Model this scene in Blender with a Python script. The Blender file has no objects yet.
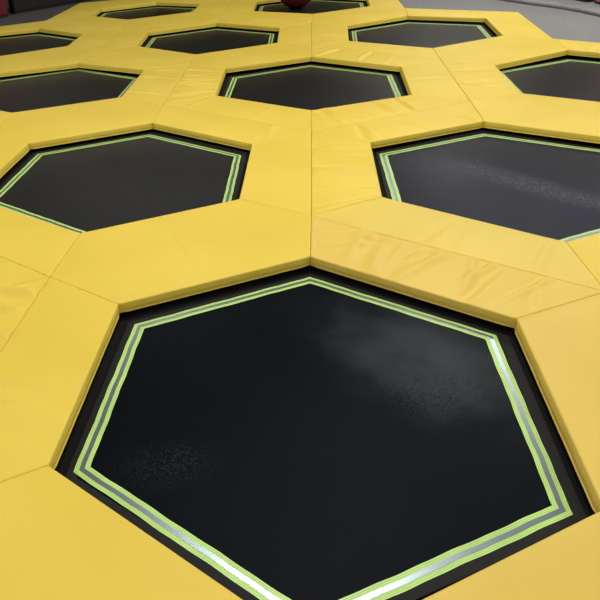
import bpy, bmesh, math, random
import numpy as np

S = 2.6                      # metres per lattice unit (centre-to-centre distance of two trampolines)
ZT = 1.0                     # height of the top of the yellow padding above the pit floor
PT = 0.052                   # padding thickness
ZM = ZT - 0.0285 * S         # height of the jumping beds
R3 = math.sqrt(3)
ROW = R3 / 2
KD = {'T': 90, 'UR': 30, 'LR': -30, 'B': -90, 'LL': 210, 'UL': 150}
ORDER = ['T', 'UL', 'LL', 'B', 'LR', 'UR']          # counter-clockwise
rng = random.Random(7)
scene = bpy.context.scene
COL = scene.collection

# ------------------------------------------------------------------ helpers
def link(o, parent=None):
    COL.objects.link(o)
    if parent is not None:
        o.parent = parent
    return o

def tag(o, label=None, cat=None, group=None, kind=None):
    if label: o['label'] = label
    if cat: o['category'] = cat
    if group: o['group'] = group
    if kind: o['kind'] = kind
    return o

def mesh_obj(name, verts, faces, mats, parent=None, loc=(0, 0, 0), fm=None, smooth=False):
    me = bpy.data.meshes.new(name)
    me.from_pydata([tuple(v) for v in verts], [], faces)
    for m in (mats if isinstance(mats, (list, tuple)) else [mats]):
        me.materials.append(m)
    if fm is not None:
        me.polygons.foreach_set('material_index', fm)
    if smooth:
        me.polygons.foreach_set('use_smooth', [True] * len(me.polygons))
    me.update()
    o = bpy.data.objects.new(name, me)
    o.location = loc
    return link(o, parent)

def hexpts(r, shift=None):
    out = []
    for k in ORDER:
        a = math.radians(KD[k])
        s = shift[k] if shift else (0, 0)
        out.append(((r * math.cos(a) + s[0]) * S, (r * math.sin(a) + s[1]) * S))
    return out

# ------------------------------------------------------------------ materials
def newmat(name):
    m = bpy.data.materials.new(name); m.use_nodes = True
    nt = m.node_tree
    return m, nt, nt.nodes['Principled BSDF']

def noise_ramp(nt, scale, c0, c1, p0=.35, p1=.65, detail=4, coord='Object', stretch=None):
    tc = nt.nodes.new('ShaderNodeTexCoord')
    n = nt.nodes.new('ShaderNodeTexNoise'); n.inputs['Scale'].default_value = scale
    n.inputs['Detail'].default_value = detail
    src = tc.outputs[coord]
    if stretch:
        mp = nt.nodes.new('ShaderNodeMapping'); mp.inputs['Scale'].default_value = stretch
        nt.links.new(src, mp.inputs[0]); src = mp.outputs[0]
    nt.links.new(src, n.inputs['Vector'])
    r = nt.nodes.new('ShaderNodeValToRGB')
    r.color_ramp.elements[0].color = (*c0, 1); r.color_ramp.elements[0].position = p0
    r.color_ramp.elements[1].color = (*c1, 1); r.color_ramp.elements[1].position = p1
    nt.links.new(n.outputs[0], r.inputs[0])
    return n, r

def vinyl(name, c0, c1):
    m, nt, b = newmat(name)
    n, r = noise_ramp(nt, 1.3, c0, c1)
    nt.links.new(r.outputs[0], b.inputs['Base Color'])
    b.inputs['Roughness'].default_value = .5
    b.inputs['Specular IOR Level'].default_value = .35
    tc = nt.nodes.new('ShaderNodeTexCoord')
    g = nt.nodes.new('ShaderNodeTexNoise'); g.inputs['Scale'].default_value = 14; g.inputs['Detail'].default_value = 5
    nt.links.new(tc.outputs['Object'], g.inputs['Vector'])
    bp = nt.nodes.new('ShaderNodeBump'); bp.inputs['Strength'].default_value = .25; bp.inputs['Distance'].default_value = .006
    nt.links.new(g.outputs[0], bp.inputs['Height']); nt.links.new(bp.outputs[0], b.inputs['Normal'])
    return m

YEL = [vinyl('yellow_vinyl', (.83, .610, .070), (.89, .660, .090)),
       vinyl('yellow_vinyl_warm', (.79, .565, .095), (.85, .610, .115)),
       vinyl('yellow_vinyl_pale', (.78, .590, .095), (.85, .640, .115))]

def bedmat(name, base, dusts=(), rough=.36, spec=.09, grey_patches=()):
    m, nt, b = newmat(name)
    tc = nt.nodes.new('ShaderNodeTexCoord')
    n, r = noise_ramp(nt, 1.1, tuple(c * .85 for c in base), tuple(c * 1.25 for c in base))
    col = r.outputs[0]
    # woven polypropylene: very fine grid bump
    w1 = nt.nodes.new('ShaderNodeTexWave'); w1.bands_direction = 'X'; w1.inputs['Scale'].default_value = 120
    w2 = nt.nodes.new('ShaderNodeTexWave'); w2.bands_direction = 'Y'; w2.inputs['Scale'].default_value = 120
    for w in (w1, w2): nt.links.new(tc.outputs['Object'], w.inputs['Vector'])
    mu = nt.nodes.new('ShaderNodeMath'); mu.operation = 'MULTIPLY'
    nt.links.new(w1.outputs['Fac'], mu.inputs[0]); nt.links.new(w2.outputs['Fac'], mu.inputs[1])
    bp = nt.nodes.new('ShaderNodeBump'); bp.inputs['Strength'].default_value = .25; bp.inputs['Distance'].default_value = .001
    nt.links.new(mu.outputs[0], bp.inputs['Height']); nt.links.new(bp.outputs[0], b.inputs['Normal'])
    # dusty scuff marks left by feet: fixed stains with a shape of their own
    for (cx, cy, rx, ry, rot, amt) in dusts:
        mp = nt.nodes.new('ShaderNodeMapping'); mp.vector_type = 'TEXTURE'
        mp.inputs['Location'].default_value = (cx * S, cy * S, 0)
        mp.inputs['Rotation'].default_value = (0, 0, rot)
        mp.inputs['Scale'].default_value = (rx * S, ry * S, 1)
        nt.links.new(tc.outputs['Object'], mp.inputs[0])
        ln = nt.nodes.new('ShaderNodeVectorMath'); ln.operation = 'LENGTH'
        nt.links.new(mp.outputs[0], ln.inputs[0])
        mr = nt.nodes.new('ShaderNodeMapRange'); mr.interpolation_type = 'SMOOTHSTEP'
        mr.inputs['From Min'].default_value = 1.0; mr.inputs['From Max'].default_value = .1
        mr.inputs['To Min'].default_value = 0; mr.inputs['To Max'].default_value = amt
        nt.links.new(ln.outputs['Value'], mr.inputs['Value'])
        sp = nt.nodes.new('ShaderNodeTexNoise'); sp.inputs['Scale'].default_value = 120; sp.inputs['Detail'].default_value = 3
        nt.links.new(tc.outputs['Object'], sp.inputs['Vector'])
        sr = nt.nodes.new('ShaderNodeMapRange'); sr.inputs['From Min'].default_value = .47; sr.inputs['From Max'].default_value = .68
        nt.links.new(sp.outputs[0], sr.inputs['Value'])
        f = nt.nodes.new('ShaderNodeMath'); f.operation = 'MULTIPLY'
        nt.links.new(mr.outputs[0], f.inputs[0]); nt.links.new(sr.outputs[0], f.inputs[1])
        mx = nt.nodes.new('ShaderNodeMixRGB'); mx.inputs[2].default_value = (.16, .17, .20, 1)
        nt.links.new(f.outputs[0], mx.inputs[0]); nt.links.new(col, mx.inputs[1])
        col = mx.outputs[0]
    # smooth grey patches mixed into the base colour, outline broken by noise
    for (cx, cy, rx, ry, rot, amt) in grey_patches:
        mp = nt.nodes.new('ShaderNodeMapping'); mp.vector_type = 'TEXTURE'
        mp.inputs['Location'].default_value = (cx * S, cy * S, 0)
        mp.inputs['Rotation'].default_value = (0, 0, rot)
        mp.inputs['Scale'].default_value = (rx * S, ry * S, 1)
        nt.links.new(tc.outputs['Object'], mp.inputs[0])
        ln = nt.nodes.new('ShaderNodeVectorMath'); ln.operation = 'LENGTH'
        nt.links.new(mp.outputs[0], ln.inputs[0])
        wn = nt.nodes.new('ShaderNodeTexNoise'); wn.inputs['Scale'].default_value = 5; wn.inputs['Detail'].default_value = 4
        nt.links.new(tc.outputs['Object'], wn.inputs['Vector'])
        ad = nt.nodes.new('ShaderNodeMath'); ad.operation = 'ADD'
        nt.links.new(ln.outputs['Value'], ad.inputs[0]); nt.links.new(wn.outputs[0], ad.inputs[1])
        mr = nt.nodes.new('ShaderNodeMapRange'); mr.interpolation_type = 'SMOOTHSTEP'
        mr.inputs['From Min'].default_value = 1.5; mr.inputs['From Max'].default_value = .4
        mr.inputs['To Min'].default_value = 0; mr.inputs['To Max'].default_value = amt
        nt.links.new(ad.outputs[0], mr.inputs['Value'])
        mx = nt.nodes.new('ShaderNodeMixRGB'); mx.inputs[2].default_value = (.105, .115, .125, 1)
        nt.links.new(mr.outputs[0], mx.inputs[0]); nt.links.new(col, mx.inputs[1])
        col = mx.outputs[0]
    nt.links.new(col, b.inputs['Base Color'])
    b.inputs['Roughness'].default_value = rough
    b.inputs['Specular IOR Level'].default_value = spec
    return m

def plain(name, c, rough=.6, metal=0, spec=.5, var=.12, scale=8):
    m, nt, b = newmat(name)
    n, r = noise_ramp(nt, scale, tuple(x * (1 - var) for x in c), tuple(min(1, x * (1 + var)) for x in c))
    nt.links.new(r.outputs[0], b.inputs['Base Color'])
    b.inputs['Roughness'].default_value = rough; b.inputs['Metallic'].default_value = metal
    b.inputs['Specular IOR Level'].default_value = spec
    return m

M_BED = bedmat('black_bed_weave', (.009, .0095, .011), [(.03, .26, .25, .1, .3, .12)], spec=.22)
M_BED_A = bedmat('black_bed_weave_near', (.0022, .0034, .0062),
                 [(-.19, -.14, .10, .06, .25, .12), (.17, .03, .09, .10, .9, .16), (.23, .05, .06, .05, .2, .16)], spec=.045, grey_patches=[(.19, .12, .24, .17, -.6, .38)])
M_BED_C = bedmat('black_bed_weave_scuffed', (.006, .008, .019),
                 [(.02, -.03, .30, .075, -.75, .75), (-.13, .08, .14, .1, -.6, .35), (.14, -.14, .16, .06, -.6, .5)], spec=.10, grey_patches=[(-.15, .02, .14, .22, -.3, .16)])
M_SKIRT = plain('black_spring_cover', (.006, .006, .006), .85, spec=.2)
M_HEM = plain('charcoal_bed_margin', (.009, .0095, .009), .7, spec=.3)
M_GREEN = plain('lime_reflective_tape', (.54, .81, .22), .4, var=.06)
M_GREEND = plain('lime_tape_stitching', (.34, .56, .13), .6)
M_SILVER = plain('silver_reflective_stripe', (.31, .37, .39), .33, metal=.9, var=.05)
M_STEEL = plain('black_painted_steel', (.02, .02, .02), .45)
M_GREY = plain('grey_carpet_floor', (.235, .235, .23), .85, var=.10, scale=25)
M_DGREY = plain('charcoal_carpet_floor', (.075, .07, .072), .85, var=.2, scale=12)
M_LGREY = plain('light_grey_mat', (.30, .30, .30), .75, var=.12, scale=5)
M_BLACK = plain('black_wall_padding', (.008, .007, .007), .6)
M_RED = plain('dark_red_padding', (.17, .012, .022), .5)
M_BALL = plain('dark_red_rubber', (.16, .012, .022), .4)
M_PINK = plain('pink_padding', (.75, .16, .33), .5)
M_PIT = plain('pit_concrete', (.03, .03, .03), .9)

# ------------------------------------------------------------------ layout
CELLS = {
 'A': (0, 0), 'B': (-.5, 1), 'C': (.5, 1), 'D': (-1, 2), 'E': (0, 2), 'F': (1, 2),
 'G': (-1.5, 3), 'H': (-.5, 3), 'I': (.5, 3), 'J': (-1, 4), 'K': (0, 4),
 # rings that surround the photographed ones, mostly outside the frame
 'LN': (-1, 0), 'RN': (1, 0), 'LF': (-1.5, 1), 'RF': (1.5, 1), 'FL': (-.5, -1), 'FR': (.5, -1),
}
# where the inner corners of the padding really lie (the rings are hand-fitted, not quite regular)
OPEN = {
 'A': dict(T=(-.002, .391), UR=(.331, .196), LR=(.329, -.189), LL=(-.336, -.182), B=(.006, -.388), UL=(-.34, .2)),
 'B': dict(T=(.006, .375), UR=(.334, .175), UL=(-.332, .186), B=(.005, -.39), LR=(.333, -.203), LL=(-.335, -.205)),
 'C': dict(T=(-.001, .367), UL=(-.338, .188), B=(-.009, -.392), LL=(-.339, -.184), LR=(.333, -.21)),
 'E': dict(UL=(-.34, .205), LL=(-.332, -.187), T=(.002, .382), UR=(.338, .175), LR=(.33, -.212), B=(-.001, -.373)),
 'D': dict(T=(.003, .35), UR=(.326, .206), LR=(.328, -.193), B=(-.011, -.367)),
 'F': dict(T=(.006, .40), UL=(-.321, .173), LL=(-.324, -.209)),
 'G': dict(T=(.008, .346), UR=(.322, .142), LR=(.335, -.148)),
 'H': dict(T=(.002, .359), UR=(.342, .169), LR=(.346, -.196), B=(.002, -.397), UL=(-.33, .154), LL=(-.313, -.188)),
 'I': dict(UL=(-.322, .184), T=(-.007, .399), UR=(.35, .266), LR=(.332, -.158), LL=(-.333, -.193), B=(.001, -.379)),
 'J': dict(UL=(-.307, .094), LL=(-.298, -.162), T=(.012, .293), B=(-.028, -.33), UR=(.315, .169), LR=(.312, -.132)),
 'K': dict(LL=(-.333, -.174), B=(.011, -.329), LR=(.328, -.131)),
}
LAT = {(1.0, 2.887): (1.037, 3.003), (1.0, 2.309): (1.012, 2.349), (.5, 3.175): (.507, 3.229),
       (-1.5, 3.175): (-1.536, 3.186), (-1.5, 3.753): (-1.527, 3.83)}

def centre(c): return CELLS[c][0], CELLS[c][1] * ROW
def reg(k, r=.384):
    a = math.radians(KD[k]); return (r * math.cos(a), r * math.sin(a))
def openv(c, k):
    x, y = centre(c); o = OPEN.get(c, {}).get(k, reg(k)); return (x + o[0], y + o[1])
def latv(c, k):
    x, y = centre(c); o = reg(k, 1 / R3)
    p = (x + o[0], y + o[1])
    for q, v in LAT.items():
        if abs(q[0] - p[0]) < .02 and abs(q[1] - p[1]) < .02: return v
    return p

# ------------------------------------------------------------------ trampolines
def ring(name, outer, inner, z, mat, parent, thick=.004):
    n = len(outer)
    v = [(x, y, z) for x, y in outer] + [(x, y, z) for x, y in inner] \
      + [(x, y, z - thick) for x, y in outer] + [(x, y, z - thick) for x, y in inner]
    f = []
    for i in range(n):
        j = (i + 1) % n
        f += [(i, j, n + j, n + i), (2*n + j, 2*n + i, 3*n + i, 3*n + j), (j, i, 2*n + i, 2*n + j), (n + i, n + j, 3*n + j, 3*n + i)]
    return mesh_obj(name, v, f, mat, parent)

def slab(name, pts, z0, z1, mat, parent=None):
    n = len(pts)
    v = [(x, y, z1) for x, y in pts] + [(x, y, z0) for x, y in pts]
    f = [tuple(range(n)), tuple(reversed(range(n, 2*n)))] + [((i+1) % n, i, n + i, n + (i+1) % n) for i in range(n)]
    return mesh_obj(name, v, f, mat, parent)

def tape_side(parent, po, pi, i, near):
    """one straight length of tape along side i, mitred at both corners; po / pi outer and inner hexagons"""
    j = (i + 1) % 6
    def at(t, s):       # t across the width 0 outer..1 inner, s along
        a = [po[i][k] * (1 - t) + pi[i][k] * t for k in (0, 1)]
        b = [po[j][k] * (1 - t) + pi[j][k] * t for k in (0, 1)]
        return [a[k] * (1 - s) + b[k] * s for k in (0, 1)]
    def band(cuts, mids, z, mats, name, par):
        NS = 40 if near else 2
        v, f, fm = [], [], []
        ph = i * 1.7
        for a in range(NS + 1):
            s = a / NS
            wob = (.0022 * math.sin(s * 17 + ph) + .0016 * math.sin(s * 41 + ph * 2)) if near and 0 < a < NS else 0
            for t in cuts:
                x, y = at(t + wob * 9, s)
                v.append((x, y, z))
        n = len(cuts)
        for a in range(NS):
            for c in range(n - 1):
                f.append((a*n + c, (a+1)*n + c, (a+1)*n + c+1, a*n + c+1)); fm.append(mids[c])
        # thin edge so that the webbing has real thickness
        base = len(v)
        v += [(x, y, z - .0012) for x, y, _ in list(v)]
        for a in range(NS):
            f.append((a*n, base + a*n, base + (a+1)*n, (a+1)*n)); fm.append(mids[0])
            f.append(((a+1)*n + n-1, base + (a+1)*n + n-1, base + a*n + n-1, a*n + n-1)); fm.append(mids[-1])
        o = mesh_obj(name, v, f, mats, par, fm=fm)
        return o
    t = band([0, .10, .135, .22, .255, .34, .66, .745, .78, .865, .90, 1], [0, 1, 0, 1, 0, 0, 0, 1, 0, 1, 0],
             .0022, [M_GREEN, M_GREEND], 'reflective_tape', parent)
    st = band([.335, .665], [0], .0034, [M_SILVER], 'silver_stripe', t)
    st['label'] = 'silver centre stripe of the green tape'

TAPE = {'A': dict(T=(-.0022, .3592), UL=(-.3085, .1786), UR=(.3018, .1859), LR=(.3069, -.1772), LL=(-.3124, -.1667)),
        'B': dict(UL=(-.3042, .1716), T=(-.0008, .3456), UR=(.3051, .160)),
        'C': dict(UL=(-.3136, .1697), T=(-.0047, .3377)),
        'E': dict(UL=(-.3074, .1668), T=(-.0042, .3462), UR=(.3062, .1689))}
TR_LABEL = {
 'A': 'large black hexagonal trampoline nearest the camera with lime and silver edge tape',
 'B': 'black hexagonal trampoline directly behind the nearest one on the left',
 'C': 'black hexagonal trampoline with dusty scuffs, behind the nearest one on the right',
 'D': 'black hexagonal trampoline cut by the left photo edge, third row from the front',
 'E': 'black hexagonal trampoline in the middle of the third row',
 'F': 'black hexagonal trampoline cut by the right photo edge, third row from front',
 'G': 'black hexagonal trampoline cut by left photo edge, beside the dark floor',
 'H': 'black hexagonal trampoline in the fourth row, left of centre',
 'I': 'black hexagonal trampoline at far right of fourth row beside grey floor',
 'J': 'far black hexagonal trampoline at top left of the back row',
 'K': 'far black hexagonal trampoline with a dark red ball on it',
 'LN': 'black hexagonal trampoline just outside the frame, left of the nearest one',
 'RN': 'black hexagonal trampoline just outside the frame, right of the nearest one',
 'LF': 'black hexagonal trampoline outside the frame at the left end of the second row',
 'RF': 'black hexagonal trampoline outside the frame at the right end of the second row',
 'FL': 'black hexagonal trampoline outside the frame, in front of the nearest one, left side',
 'FR': 'black hexagonal trampoline outside the frame, in front of the nearest one, right side',
}
def trampoline(c):
    cx, cy = centre(c)
    e = link(bpy.data.objects.new('hexagonal_trampoline', None))
    e.location = (cx * S, cy * S, ZM)
    tag(e, TR_LABEL[c], 'trampoline', 'hexagonal trampolines in the honeycomb')
    near = CELLS[c][1] <= 2
    shift = None
    if CELLS[c][1] >= 3:
        shift = {}
        for k in ORDER:
            o = OPEN[c].get(k, reg(k)); r0 = reg(k, .384)
            shift[k] = ((o[0] - r0[0]) * .8, (o[1] - r0[1]) * .8)
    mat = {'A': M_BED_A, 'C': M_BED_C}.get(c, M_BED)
    # woven bed, with a slightly dished surface
    rb = .366
    v, f = [(0, 0, -.004)], []
    NR = 10
    corner = hexpts(rb, shift); npt = 36
    per = []
    for i in range(6):
        a, b = corner[i], corner[(i+1) % 6]
        for s in range(6):
            per.append((a[0] + (b[0]-a[0]) * s / 6, a[1] + (b[1]-a[1]) * s / 6))
    for q in range(1, NR + 1):
        fr = q / NR
        for x, y in per: v.append((x * fr, y * fr, -.004 * (1 - fr * fr)))
    for i in range(npt): f.append((0, 1 + i, 1 + (i+1) % npt))
    for q in range(NR - 1):
        for i in range(npt):
            a = 1 + q * npt + i; b = 1 + q * npt + (i+1) % npt
            f.append((a, a + npt, b + npt, b))
    base = 1 + (NR - 1) * npt
    low = len(v)
    for x, y in per: v.append((x, y, -.008))
    for i in range(npt):
        f.append((base + i, low + i, low + (i+1) % npt, base + (i+1) % npt))
    f.append(tuple(reversed([low + i for i in range(npt)])))
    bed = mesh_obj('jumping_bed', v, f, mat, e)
    po = hexpts(.3565, shift); pi = hexpts(.3335, shift)
    for k, (ox, oy) in TAPE.get(c, {}).items():
        i = ORDER.index(k); f_ = (.3335 / .3565)
        po[i] = (ox * S, oy * S); pi[i] = (ox * f_ * S, oy * f_ * S)
    for i in range(6): tape_side(e, po, pi, i, near)
    mg = ring('bed_margin', hexpts(.3705, shift), hexpts(.352, shift), .0016, M_HEM, e, .0015)
    ring('spring_cover', hexpts(.47), hexpts(.368, shift), -.010, M_SKIRT, e, .003)
    # steel frame: hexagonal rail with six legs reaching the pit floor
    n = 6
    oo, ii = hexpts(.50), hexpts(.475)
    zt, zb = (ZT - PT - .001) - ZM, (ZT - PT - .05) - ZM
    v = [(x, y, zt) for x, y in oo] + [(x, y, zt) for x, y in ii] + [(x, y, zb) for x, y in oo] + [(x, y, zb) for x, y in ii]
    f = []
    for i in range(n):
        j = (i+1) % n
        f += [(i, j, n+j, n+i), (2*n+j, 2*n+i, 3*n+i, 3*n+j), (j, i, 2*n+i, 2*n+j), (n+i, n+j, 3*n+j, 3*n+i)]
    for i in range(n):
        x, y = (oo[i][0] + ii[i][0]) / 2, (oo[i][1] + ii[i][1]) / 2
        b = len(v); h = .025
        for z in (zb, -ZM):
            for dx, dy in ((-h, -h), (h, -h), (h, h), (-h, h)): v.append((x + dx, y + dy, z))
        f += [(b+0, b+1, b+5, b+4), (b+1, b+2, b+6, b+5), (b+2, b+3, b+7, b+6), (b+3, b+0, b+4, b+7), (b+7, b+6, b+5, b+4)]
    mesh_obj('steel_frame', v, f, M_STEEL, e)

for c in CELLS: trampoline(c)

# ------------------------------------------------------------------ yellow padding
DESC = {'A': 'nearest trampoline', 'B': 'second-row left trampoline', 'C': 'second-row right trampoline',
        'D': 'third-row left trampoline', 'E': 'third-row middle trampoline', 'F': 'third-row right trampoline',
        'G': 'fourth-row left trampoline', 'H': 'fourth-row middle trampoline', 'I': 'fourth-row right trampoline',
        'LN': 'off-frame left neighbour', 'RN': 'off-frame right neighbour', 'LF': 'far-left off-frame trampoline',
        'RF': 'far-right off-frame trampoline', 'FL': 'off-frame front-left trampoline', 'FR': 'off-frame front-right trampoline',
        'J': 'back-row left trampoline', 'K': "red ball's trampoline"}
SIDES = [('T', 'UL'), ('UL', 'LL'), ('LL', 'B'), ('B', 'LR'), ('LR', 'UR'), ('UR', 'T')]
SNAME = {('T', 'UL'): 'rear left', ('UL', 'LL'): 'left', ('LL', 'B'): 'front left', ('B', 'LR'): 'front right',
         ('LR', 'UR'): 'right', ('UR', 'T'): 'rear right'}
SOFF = {('T', 'UL'): (-.5, 1), ('UL', 'LL'): (-1, 0), ('LL', 'B'): (-.5, -1), ('B', 'LR'): (.5, -1),
        ('LR', 'UR'): (1, 0), ('UR', 'T'): (.5, 1)}
OPP = {('T', 'UL'): ('B', 'LR'), ('UL', 'LL'): ('LR', 'UR'), ('LL', 'B'): ('UR', 'T'),
       ('B', 'LR'): ('T', 'UL'), ('LR', 'UR'): ('UL', 'LL'), ('UR', 'T'): ('LL', 'B')}
def cell_at(i, r):
    for c, (a, b) in CELLS.items():
        if abs(a - i) < .01 and abs(b - r) < .01: return c
    return None
MERGED = [{'A', 'B'}, {'B', 'D'}, {'E', 'H'}, {'D', 'G'}, {'D', 'H'}, {'H', 'J'}, {'I', 'K'}, {'F', 'I'}, {'C', 'F'}, {'G', 'J'}, {'H', 'K'}]

RAD = .0045
def edist(P, a, b):
    """signed distance of points P (n,2) inside of edge a->b of a counter-clockwise polygon"""
    d = np.array(b) - np.array(a); L = np.hypot(*d)
    nrm = np.array([-d[1], d[0]]) / L
    return (P - np.array(a)) @ nrm

def make_pad(polys, label, mat, wr, near, seed, creases=()):
    """polys: one trapezoid [open0, open1, lat1, lat0] or two of them sharing the lattice edge."""
    r = np.random.RandomState(seed)
    if len(polys) == 1:
        o0, o1, l1, l0 = polys[0]
        rows = [(o0, o1), (l0, l1)]
        outline = [o0, l0, l1, o1]
        radii = [RAD, .009, RAD, .009]
    else:
        o0, o1, l1, l0 = polys[0]
        q0, q1, m1, m0 = polys[1]      # opposite side: q0 next to l1, q1 next to l0
        rows = [(o0, o1), (l0, l1), (q1, q0)]
        outline = [o0, l0, q1, q0, l1, o1]
        radii = [RAD, RAD, .009, RAD, RAD, .009]
    rows = [tuple(np.array(p) * S for p in rw) for rw in rows]
    outline = [np.array(p) * S for p in outline]
    area = sum(outline[i][0] * outline[(i+1) % len(outline)][1] - outline[(i+1) % len(outline)][0] * outline[i][1] for i in range(len(outline)))
    if area < 0:
        outline = outline[::-1]; radii = radii[:-1][::-1] + [radii[-1]]
    if area < 0 and len(polys) == 1: radii = [RAD, .009, RAD, .009]
    cen = sum(outline) / len(outline)
    rows = [(a - cen, b - cen) for a, b in rows]; outline = [p - cen for p in outline]
    # non-uniform parameters: dense near the borders
    dens = 96 if near else 26
    L = np.hypot(*(rows[0][1] - rows[0][0]))
    e = [0, .0015 / L, .004 / L, .009 / L, .016 / L]
    u = np.array(e + list(np.linspace(.022 / L, 1 - .022 / L, dens)) + [1 - x for x in reversed(e)])
    nw = 30 if near else 9
    W = np.hypot(*((rows[1][0] + rows[1][1]) / 2 - (rows[0][0] + rows[0][1]) / 2))
    eb = [0, .001 / W, .003 / W, .007 / W, .012 / W, .018 / W]
    one = eb + list(np.linspace(.026 / W, 1 - .02 / W, nw))
    if len(polys) == 1: vv = np.array(one + [1 - .014/W, 1 - .008/W, 1 - .004/W, 1 - .0015/W, 1])
    else: vv = np.array(one + [1] + [2 - x for x in reversed(one)])
    P = np.zeros((len(vv), len(u), 2))
    for a, t in enumerate(vv):
        k = min(int(t), len(rows) - 2); s = t - k
        p0 = rows[k][0] * (1 - s) + rows[k+1][0] * s; p1 = rows[k][1] * (1 - s) + rows[k+1][1] * s
        P[a] = p0[None] * (1 - u[:, None]) + p1[None] * u[:, None]
    Q = P.reshape(-1, 2)
    z = np.zeros(len(Q)); dm = np.full(len(Q), 9.)
    for i in range(len(outline)):
        a, b = outline[i], outline[(i+1) % len(outline)]
        d = np.clip(edist(Q, a, b), 0, None); rr = radii[i]
        dm = np.minimum(dm, d)
        q = np.clip(1 - d / rr, 0, 1)
        z -= rr * .8 * (1 - np.sqrt(np.clip(1 - q * q, 0, 1)))
        if rr == RAD: z += .0022 * np.exp(-((d - .011) / .006) ** 2)      # sewn welt along the mitred ends
    mask = np.clip(dm / .05, 0, 1); mask = mask * mask * (3 - 2 * mask)
    # soft pillow swell and slow undulation
    z += .004 * np.clip(dm / .25, 0, 1) ** .5 * mask
    ax = rows[0][1] - rows[0][0]; ax = ax / np.hypot(*ax); nr = np.array([-ax[1], ax[0]])
    for k in range(5):
        th = r.uniform(0, math.pi); fr = r.uniform(5, 16)
        z += .0007 * mask * np.sin(fr * (Q[:, 0] * math.cos(th) + Q[:, 1] * math.sin(th)) + r.uniform(0, 6))
    # creases running roughly across the strip, or as asked
    items = []
    for k in range(int(wr * 12)):
        c = ax * r.uniform(-.5, .5) * L + nr * r.uniform(-.3, .3) * W * (2 if len(polys) == 2 else 1) + (0 if len(polys) == 2 else 0)
        ang = math.atan2(nr[1], nr[0]) + r.uniform(-.35, .35)
        items.append((c, ang, r.uniform(.12, .30), r.uniform(.018, .042), r.uniform(.0025, .007) * (.6 + wr) * r.choice([1, 1, -1])))
    for (cx, cy, ang, ln, wd, am) in creases:
        items.append((np.array([cx, cy]) * S - cen, ang, ln, wd, am))
    for c, ang, ln, wd, am in items:
        d = Q - c; s = d[:, 0] * math.cos(ang) + d[:, 1] * math.sin(ang); t = -d[:, 0] * math.sin(ang) + d[:, 1] * math.cos(ang)
        t = t + r.uniform(-.1, .1) * s * s / ln
        z += 1.9 * am * mask ** .5 * np.exp(-(s / ln) ** 2) * (np.exp(-(t / wd) ** 2) - .5 * np.exp(-((t - 1.8 * wd) / (1.3 * wd)) ** 2))
    nv, nu = len(vv), len(u)
    # keep neighbouring pads from touching
    ctr = Q.mean(0)
    gap = .0008
    shrink = np.zeros_like(Q)
    for i in range(len(outline)):
        a, b = outline[i], outline[(i+1) % len(outline)]
        dd = b - a; n_ = np.array([-dd[1], dd[0]]) / np.hypot(*dd)
        d = edist(Q, a, b); shrink += n_[None] * (np.clip(1 - d / .01, 0, 1) * gap)[:, None]
    Q = Q + shrink
    verts = [(x, y, zz) for (x, y), zz in zip(Q, z)]
    faces = []
    idx = lambda a, b: a * nu + b
    # orientation
    v0, v1, v2 = Q[idx(1, 1)], Q[idx(1, 2)], Q[idx(2, 1)]
    ccw = ((v1 - v0)[0] * (v2 - v0)[1] - (v1 - v0)[1] * (v2 - v0)[0]) > 0
    for a in range(nv - 1):
        for b in range(nu - 1):
            q = (idx(a, b), idx(a, b+1), idx(a+1, b+1), idx(a+1, b))
            faces.append(q if ccw else q[::-1])
    loop = [idx(0, b) for b in range(nu)] + [idx(a, nu-1) for a in range(1, nv)] \
         + [idx(nv-1, b) for b in range(nu-2, -1, -1)] + [idx(a, 0) for a in range(nv-2, 0, -1)]
    # side walls: bulge slightly, then a flat welt at the bottom, then the underside
    lp = Q[loop]; lz = z[loop]
    nxt = np.roll(lp, -1, 0); prv = np.roll(lp, 1, 0); tg = nxt - prv
    nn = np.stack([tg[:, 1], -tg[:, 0]], 1); nn /= np.linalg.norm(nn, axis=1)[:, None] + 1e-9
    if not ccw: nn = -nn
    isopen = np.zeros(len(loop))
    isopen[:nu] = 1
    if len(polys) == 2: isopen[nu + nv - 1 - 1: nu + nv - 1 - 1 + nu] = 1
    cornerfade = np.ones(len(loop))
    for cpt in outline:
        dd = np.hypot(lp[:, 0] - cpt[0], lp[:, 1] - cpt[1])
        cornerfade = np.minimum(cornerfade, np.clip((dd - .008) / .03, 0, 1))
    prev = loop
    prof = [(.0035, -.022), (.0045, -.032), (.003, -.0415), (.0025, -.0455), (.0062, -.0470), (.0062, -.0505), (0, -PT)]
    for off, zz in prof:
        st = len(verts)
        for k in range(len(loop)):
            o = off * isopen[k]
            if isopen[k] and near:
                o += .0016 * math.sin(31 * (lp[k][0] + lp[k][1] * .7) + seed) * math.sin(9 * (lp[k][0] - lp[k][1]) + 2) * (1 if -.04 < zz else .3)
            o *= cornerfade[k]
            x, y = lp[k] + nn[k] * o
            verts.append((x, y, zz if zz > -.03 else zz))
        cur = list(range(st, st + len(loop)))
        n = len(loop)
        for k in range(n):
            q = (prev[k], cur[k], cur[(k+1) % n], prev[(k+1) % n])
            faces.append(q if ccw else q[::-1])
        prev = cur
    faces.append(tuple(prev) if not ccw else tuple(reversed(prev)))
    o = mesh_obj('safety_pad', verts, faces, mat, None, (cen[0], cen[1], ZT), smooth=True)
    tag(o, label, 'pad', 'yellow safety pads of the honeycomb')
    return o

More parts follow.
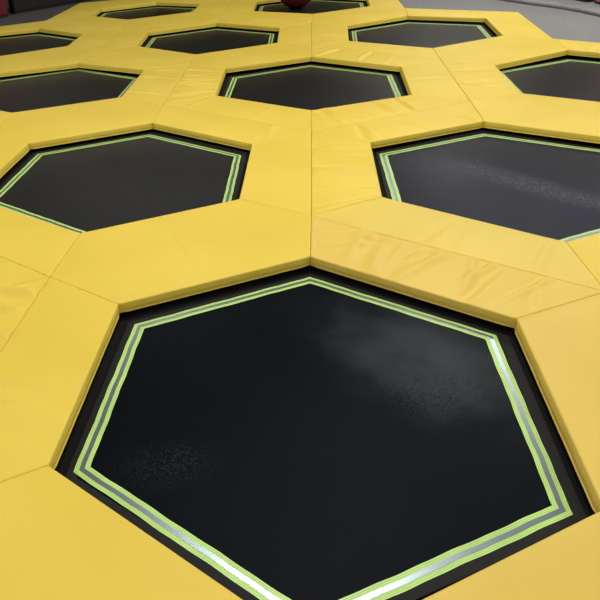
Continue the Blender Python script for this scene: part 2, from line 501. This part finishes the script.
WR = {('A', ('UR', 'T')): .7, ('C', ('UL', 'LL')): .9, ('A', ('UL', 'LL')): .2, ('E', ('UL', 'LL')): .9,
      ('F', ('UL', 'LL')): .9, ('I', ('UL', 'LL')): .6, ('E', ('B', 'LR')): .7, ('C', ('T', 'UL')): .5,
      ('B', ('LR', 'UR')): .08, ('LN', ('LR', 'UR')): .6, ('A', ('LR', 'UR')): .06, ('A', ('LL', 'B')): .08, ('A', ('B', 'LR')): .06,
      ('C', ('LL', 'B')): .25, ('E', ('LR', 'UR')): .1}
CRE = {('LN', ('LR', 'UR')): [(-.545, .235, -.1, .20, .035, .014), (-.545, .17, .08, .16, .04, .014), (-.54, .10, -.05, .16, .035, .012), (-.53, .04, .1, .15, .03, .010)],
       ('A', ('UL', 'LL')): [(-.42, .10, .1, .22, .05, .004), (-.43, -.02, .0, .22, .05, .004), (-.40, -.10, .15, .2, .04, .004), (-.43, .20, .1, .2, .04, .003)],
       ('A', ('UR', 'T')): [(.07, .505, -.05, .30, .020, .006), (.13, .47, -.25, .32, .022, .006), (.17, .52, .15, .25, .018, .005),
                            (.25, .43, .5, .22, .02, .006), (.33, .37, .8, .2, .02, .006), (.31, .42, .3, .25, .03, .005),
                            (.40, .31, .75, .2, .016, .008), (.10, .44, .25, .22, .018, .005)],
       ('C', ('UL', 'LL')): [(.07, .70, .02, .2, .014, .006), (.09, .86, .0, .22, .014, .006), (.08, .95, .05, .22, .012, .005), (.06, 1.03, -.05, .2, .012, .005), (.08, .64, .5, .25, .02, .006)]}
LAB = {('LN', ('LR', 'UR')): "creased yellow pad at the left photo edge, left of the nearest trampoline's left pad"}
done = set(); seed = 11
for c in CELLS:
    for side in SIDES:
        if (c, side) in done: continue
        di, dr = SOFF[side]
        nb = cell_at(CELLS[c][0] + di, CELLS[c][1] + dr)
        poly = [openv(c, side[0]), openv(c, side[1]), latv(c, side[1]), latv(c, side[0])]
        near = CELLS[c][1] <= 2
        seed += 1
        wr = WR.get((c, side), .15 + .25 * rng.random())
        mat = YEL[0]
        if (c, side) in (('A', ('LR', 'UR')), ('A', ('B', 'LR')), ('A', ('UR', 'T'))): mat = YEL[1]
        if (c, side) in (('C', ('LL', 'B')),): mat = YEL[2]
        if nb and {c, nb} in MERGED:
            os_ = OPP[side]
            p2 = [openv(nb, os_[0]), openv(nb, os_[1]), latv(nb, os_[1]), latv(nb, os_[0])]
            make_pad([poly, p2], 'wide yellow pad between the %s and the %s' % (DESC[c], DESC[nb]), mat, .12, near, seed)
            done.add((nb, os_))
        else:
            if nb: lab = 'yellow pad of the %s at its seam with the %s' % (DESC[c], DESC[nb])
            else: lab = 'yellow pad on the %s side of the %s' % (SNAME[side], DESC[c])
            lab = LAB.get((c, side), lab)
            make_pad([poly], lab, mat, wr, near, seed, CRE.get((c, side), ()))
        done.add((c, side))

# ------------------------------------------------------------------ red ball on the far trampoline
bm = bmesh.new()
bmesh.ops.create_uvsphere(bm, u_segments=48, v_segments=32, radius=.30)
for v in bm.verts:      # squashed a little where it sits, with shallow moulded ribs
    v.co.z += .30
    a = math.atan2(v.co.y, v.co.x)
    if v.co.z < .012: v.co.z = .012 + (v.co.z - .012) * .2
    rib = 1 + .006 * math.cos(v.co.z * 90)
    v.co.x *= rib; v.co.y *= rib
for f in bm.faces: f.smooth = True
me = bpy.data.meshes.new('exercise_ball'); bm.to_mesh(me); bm.free(); me.materials.append(M_BALL)
ball = bpy.data.objects.new('exercise_ball', me); link(ball)
ball.location = (-.09 * S, 3.55 * S, ZM - .012)
tag(ball, 'dark red ball resting on the far trampoline at the top edge', 'ball')
bm = bmesh.new()
bmesh.ops.create_cone(bm, cap_ends=True, segments=20, radius1=.012, radius2=.009, depth=.006)
me = bpy.data.meshes.new('valve_plug'); bm.to_mesh(me); bm.free(); me.materials.append(M_BLACK)
pl = bpy.data.objects.new('valve_plug', me); pl.location = (0, 0, .602); link(pl, ball)

# ------------------------------------------------------------------ setting
def W(p): return (p[0] * S, p[1] * S)
ZD = ZT - PT + .004
slab('floor', [(-14, -6), (14, -6), (14, 23), (-14, 23)][::1], -.1, 0, M_PIT)['kind'] = 'structure'
# grey carpeted deck round the right and back of the honeycomb
bR = [latv('F', 'LR'), (1.5, 2.309 - .289 - .0), ]
deckR = [(.5, 5.4), latv('K', 'UR'), latv('K', 'LR'), latv('I', 'T'), latv('I', 'UR'), latv('I', 'LR'), latv('F', 'UR'), latv('F', 'LR'), latv('RF', 'UR'), (2.0, .289), (4.5, .289), (4.5, 5.4)]
def deck(name, pts, mat, z=ZD, th=.12):
    o = slab(name, [W(p) for p in pts], z - th, z, mat)
    a = sum(pts[i][0] * pts[(i+1) % len(pts)][1] - pts[(i+1) % len(pts)][0] * pts[i][1] for i in range(len(pts)))
    bm = bmesh.new(); bm.from_mesh(o.data); bmesh.ops.recalc_face_normals(bm, faces=bm.faces[:])
    bmesh.ops.triangulate(bm, faces=[f for f in bm.faces if len(f.verts) > 4]); bm.to_mesh(o.data); bm.free()
    return o
tag(deck('floor_deck_right', deckR, M_GREY), kind='structure')
deckL = [(-4.2, 5.4), (-4.2, 1.9), latv('G', 'LL'), latv('G', 'UL'), latv('G', 'T'), latv('J', 'UL'), latv('J', 'T'), latv('K', 'UL'), latv('K', 'T'), (.0, 5.4)]
tag(deck('floor_deck_left', deckL, M_DGREY), kind='structure')

# crash mat on the grey deck in the far right corner; its near edge makes the dark line
def matblock(name, pts, z, th, m, label, cat):
    o = deck(name, pts, m, z + th, th - .002)
    mod = o.modifiers.new('soft', 'BEVEL'); mod.width = .02; mod.segments = 3; mod.limit_method = 'ANGLE'
    return tag(o, label, cat)
matblock('crash_mat', [(.70, 4.5), (1.07, 3.50), (1.18, 3.318), (1.288, 3.166), (1.348, 3.048), (1.395, 2.911), (1.52, 2.58), (3.4, 2.0), (4.4, 2.4), (4.4, 5.2), (.7, 5.2)], ZD, .05, M_LGREY,
         'light grey mat on the grey floor in the top right corner', 'mat')
def padded_block(name, p0, p1, depth, z0, h, m, label, cat):
    # upholstered block: near face runs p0 -> p1, 'depth' metres thick, rounded edges, piped seam near the top
    x0, y0 = W(p0); x1, y1 = W(p1)
    L = math.hypot(x1 - x0, y1 - y0); a = math.atan2(y1 - y0, x1 - x0)
    e = link(bpy.data.objects.new(name, None)); e.location = (x0, y0, z0); e.rotation_euler = (0, 0, a)
    tag(e, label, cat)
    def bx(nm, q0, q1, mat, r):
        v = [(x, y, z) for z in (q0[2], q1[2]) for (x, y) in ((q0[0], q0[1]), (q1[0], q0[1]), (q1[0], q1[1]), (q0[0], q1[1]))]
        f = [(3, 2, 1, 0), (4, 5, 6, 7), (0, 1, 5, 4), (1, 2, 6, 5), (2, 3, 7, 6), (3, 0, 4, 7)]
        o = mesh_obj(nm, v, f, mat, e)
        mod = o.modifiers.new('soft', 'BEVEL'); mod.width = r; mod.segments = 4
        return o
    bx('padding', (0, 0, .02), (L, depth, h), m, min(.03, depth * .3))
    bx('base_board', (.01, .01, 0), (L - .01, depth - .01, .03), M_STEEL, .004)
    return e
padded_block('padded_barrier', (-1.882, 3.568), (-1.16, 4.50), .18, ZD, 1.1, M_BLACK,
             'black padded barrier behind the dark floor at the top left', 'barrier')
padded_block('padded_post', (-2.05, 3.21), (-1.893, 3.497), .12, ZD, 1.6, M_RED,
             'dark red padded post at the top left photo corner', 'post')
padded_block('padded_block', (1.24, 3.66), (1.43, 3.215), .5, ZD + .052, .6, M_BLACK,
             'black padded block on the light grey mat at the top right corner', 'block')
padded_block('padded_block', (1.452, 3.19), (1.50, 2.98), .5, ZD + .052, .5, M_PINK,
             'pink padded block at the very top right photo corner', 'block')

# ------------------------------------------------------------------ camera
from mathutils import Matrix
yaw, pit, rol = .16821453, 1.00240229, -.05965432
Rz = Matrix.Rotation(yaw, 3, 'Z'); Rx = Matrix.Rotation(pit, 3, 'X'); Rr = Matrix.Rotation(rol, 3, 'Z')
cam = bpy.data.cameras.new('camera'); co = bpy.data.objects.new('camera', cam); link(co)
co.matrix_world = Matrix.Translation((-.02344229 * S, -.73885189 * S, ZT + .6213399 * S)) @ (Rz @ Rx @ Rr).to_4x4()
cam.sensor_width = 36; cam.lens = 36 * math.exp(6.47634081) / 600
cam.shift_x = .94742974 * 100 / 600; cam.shift_y = .00676747 * 100 / 600
cam.clip_start = .05; cam.clip_end = 200
scene.camera = co

# ------------------------------------------------------------------ hall shell and light
HX0, HX1, HY0, HY1, HZ = -13.0, 12.0, -6.0, 22.0, 6.5
M_WALL = plain('dark_hall_wall', (.18, .18, .185), .8)
M_CEIL = plain('dark_hall_ceiling', (.05, .05, .055), .9)
def boxo(name, x0, x1, y0, y1, z0, z1, m, kind='structure'):
    v = [(x, y, z) for z in (z0, z1) for (x, y) in ((x0, y0), (x1, y0), (x1, y1), (x0, y1))]
    f = [(3, 2, 1, 0), (4, 5, 6, 7), (0, 1, 5, 4), (1, 2, 6, 5), (2, 3, 7, 6), (3, 0, 4, 7)]
    o = mesh_obj(name, v, f, m)
    if kind: o['kind'] = kind
    return o
boxo('wall_left', HX0 - .2, HX0, HY0, HY1, 0, HZ, M_WALL)
boxo('wall_right', HX1, HX1 + .2, HY0, HY1, 0, HZ, M_WALL)
boxo('wall_back', HX0 - .2, HX1 + .2, HY1, HY1 + .2, 0, HZ, M_WALL)
boxo('wall_front', HX0 - .2, HX1 + .2, HY0 - .2, HY0, 0, HZ, M_WALL)
boxo('ceiling', HX0 - .2, HX1 + .2, HY0 - .2, HY1 + .2, HZ, HZ + .1, M_CEIL)

w = bpy.data.worlds.new('world'); scene.world = w; w.use_nodes = True
w.node_tree.nodes['Background'].inputs[0].default_value = (0, 0, 0, 1)

def area(x, y, size, power, col=(1, .97, .93)):
    l = bpy.data.lights.new('ceiling_lamp', 'AREA'); l.shape = 'RECTANGLE'; l.size, l.size_y = size
    l.energy = power; l.color = col
    o = bpy.data.objects.new('ceiling_lamp', l); link(o); o.location = (x, y, 5.9)
    return o
LAMPS = [(-6, -2.5, 190), (0, -3.5, 130), (6, -2.5, 150),
         (-6, 2.5, 170), (.1, 2.3, 170), (7, 2, 190),
         (-2.6, 8.8, 75), (3.0, 7.6, 190), (8, 7, 200),
         (-7, 14, 30), (3.2, 15, 190), (8, 13, 200)]
for x, y, p in LAMPS: area(x, y, (1.8, 1.0), p * .80)

vs = scene.view_settings
vs.view_transform = 'Standard'; vs.look = 'None'; vs.exposure = 0; vs.gamma = 1; vs.use_curve_mapping = False
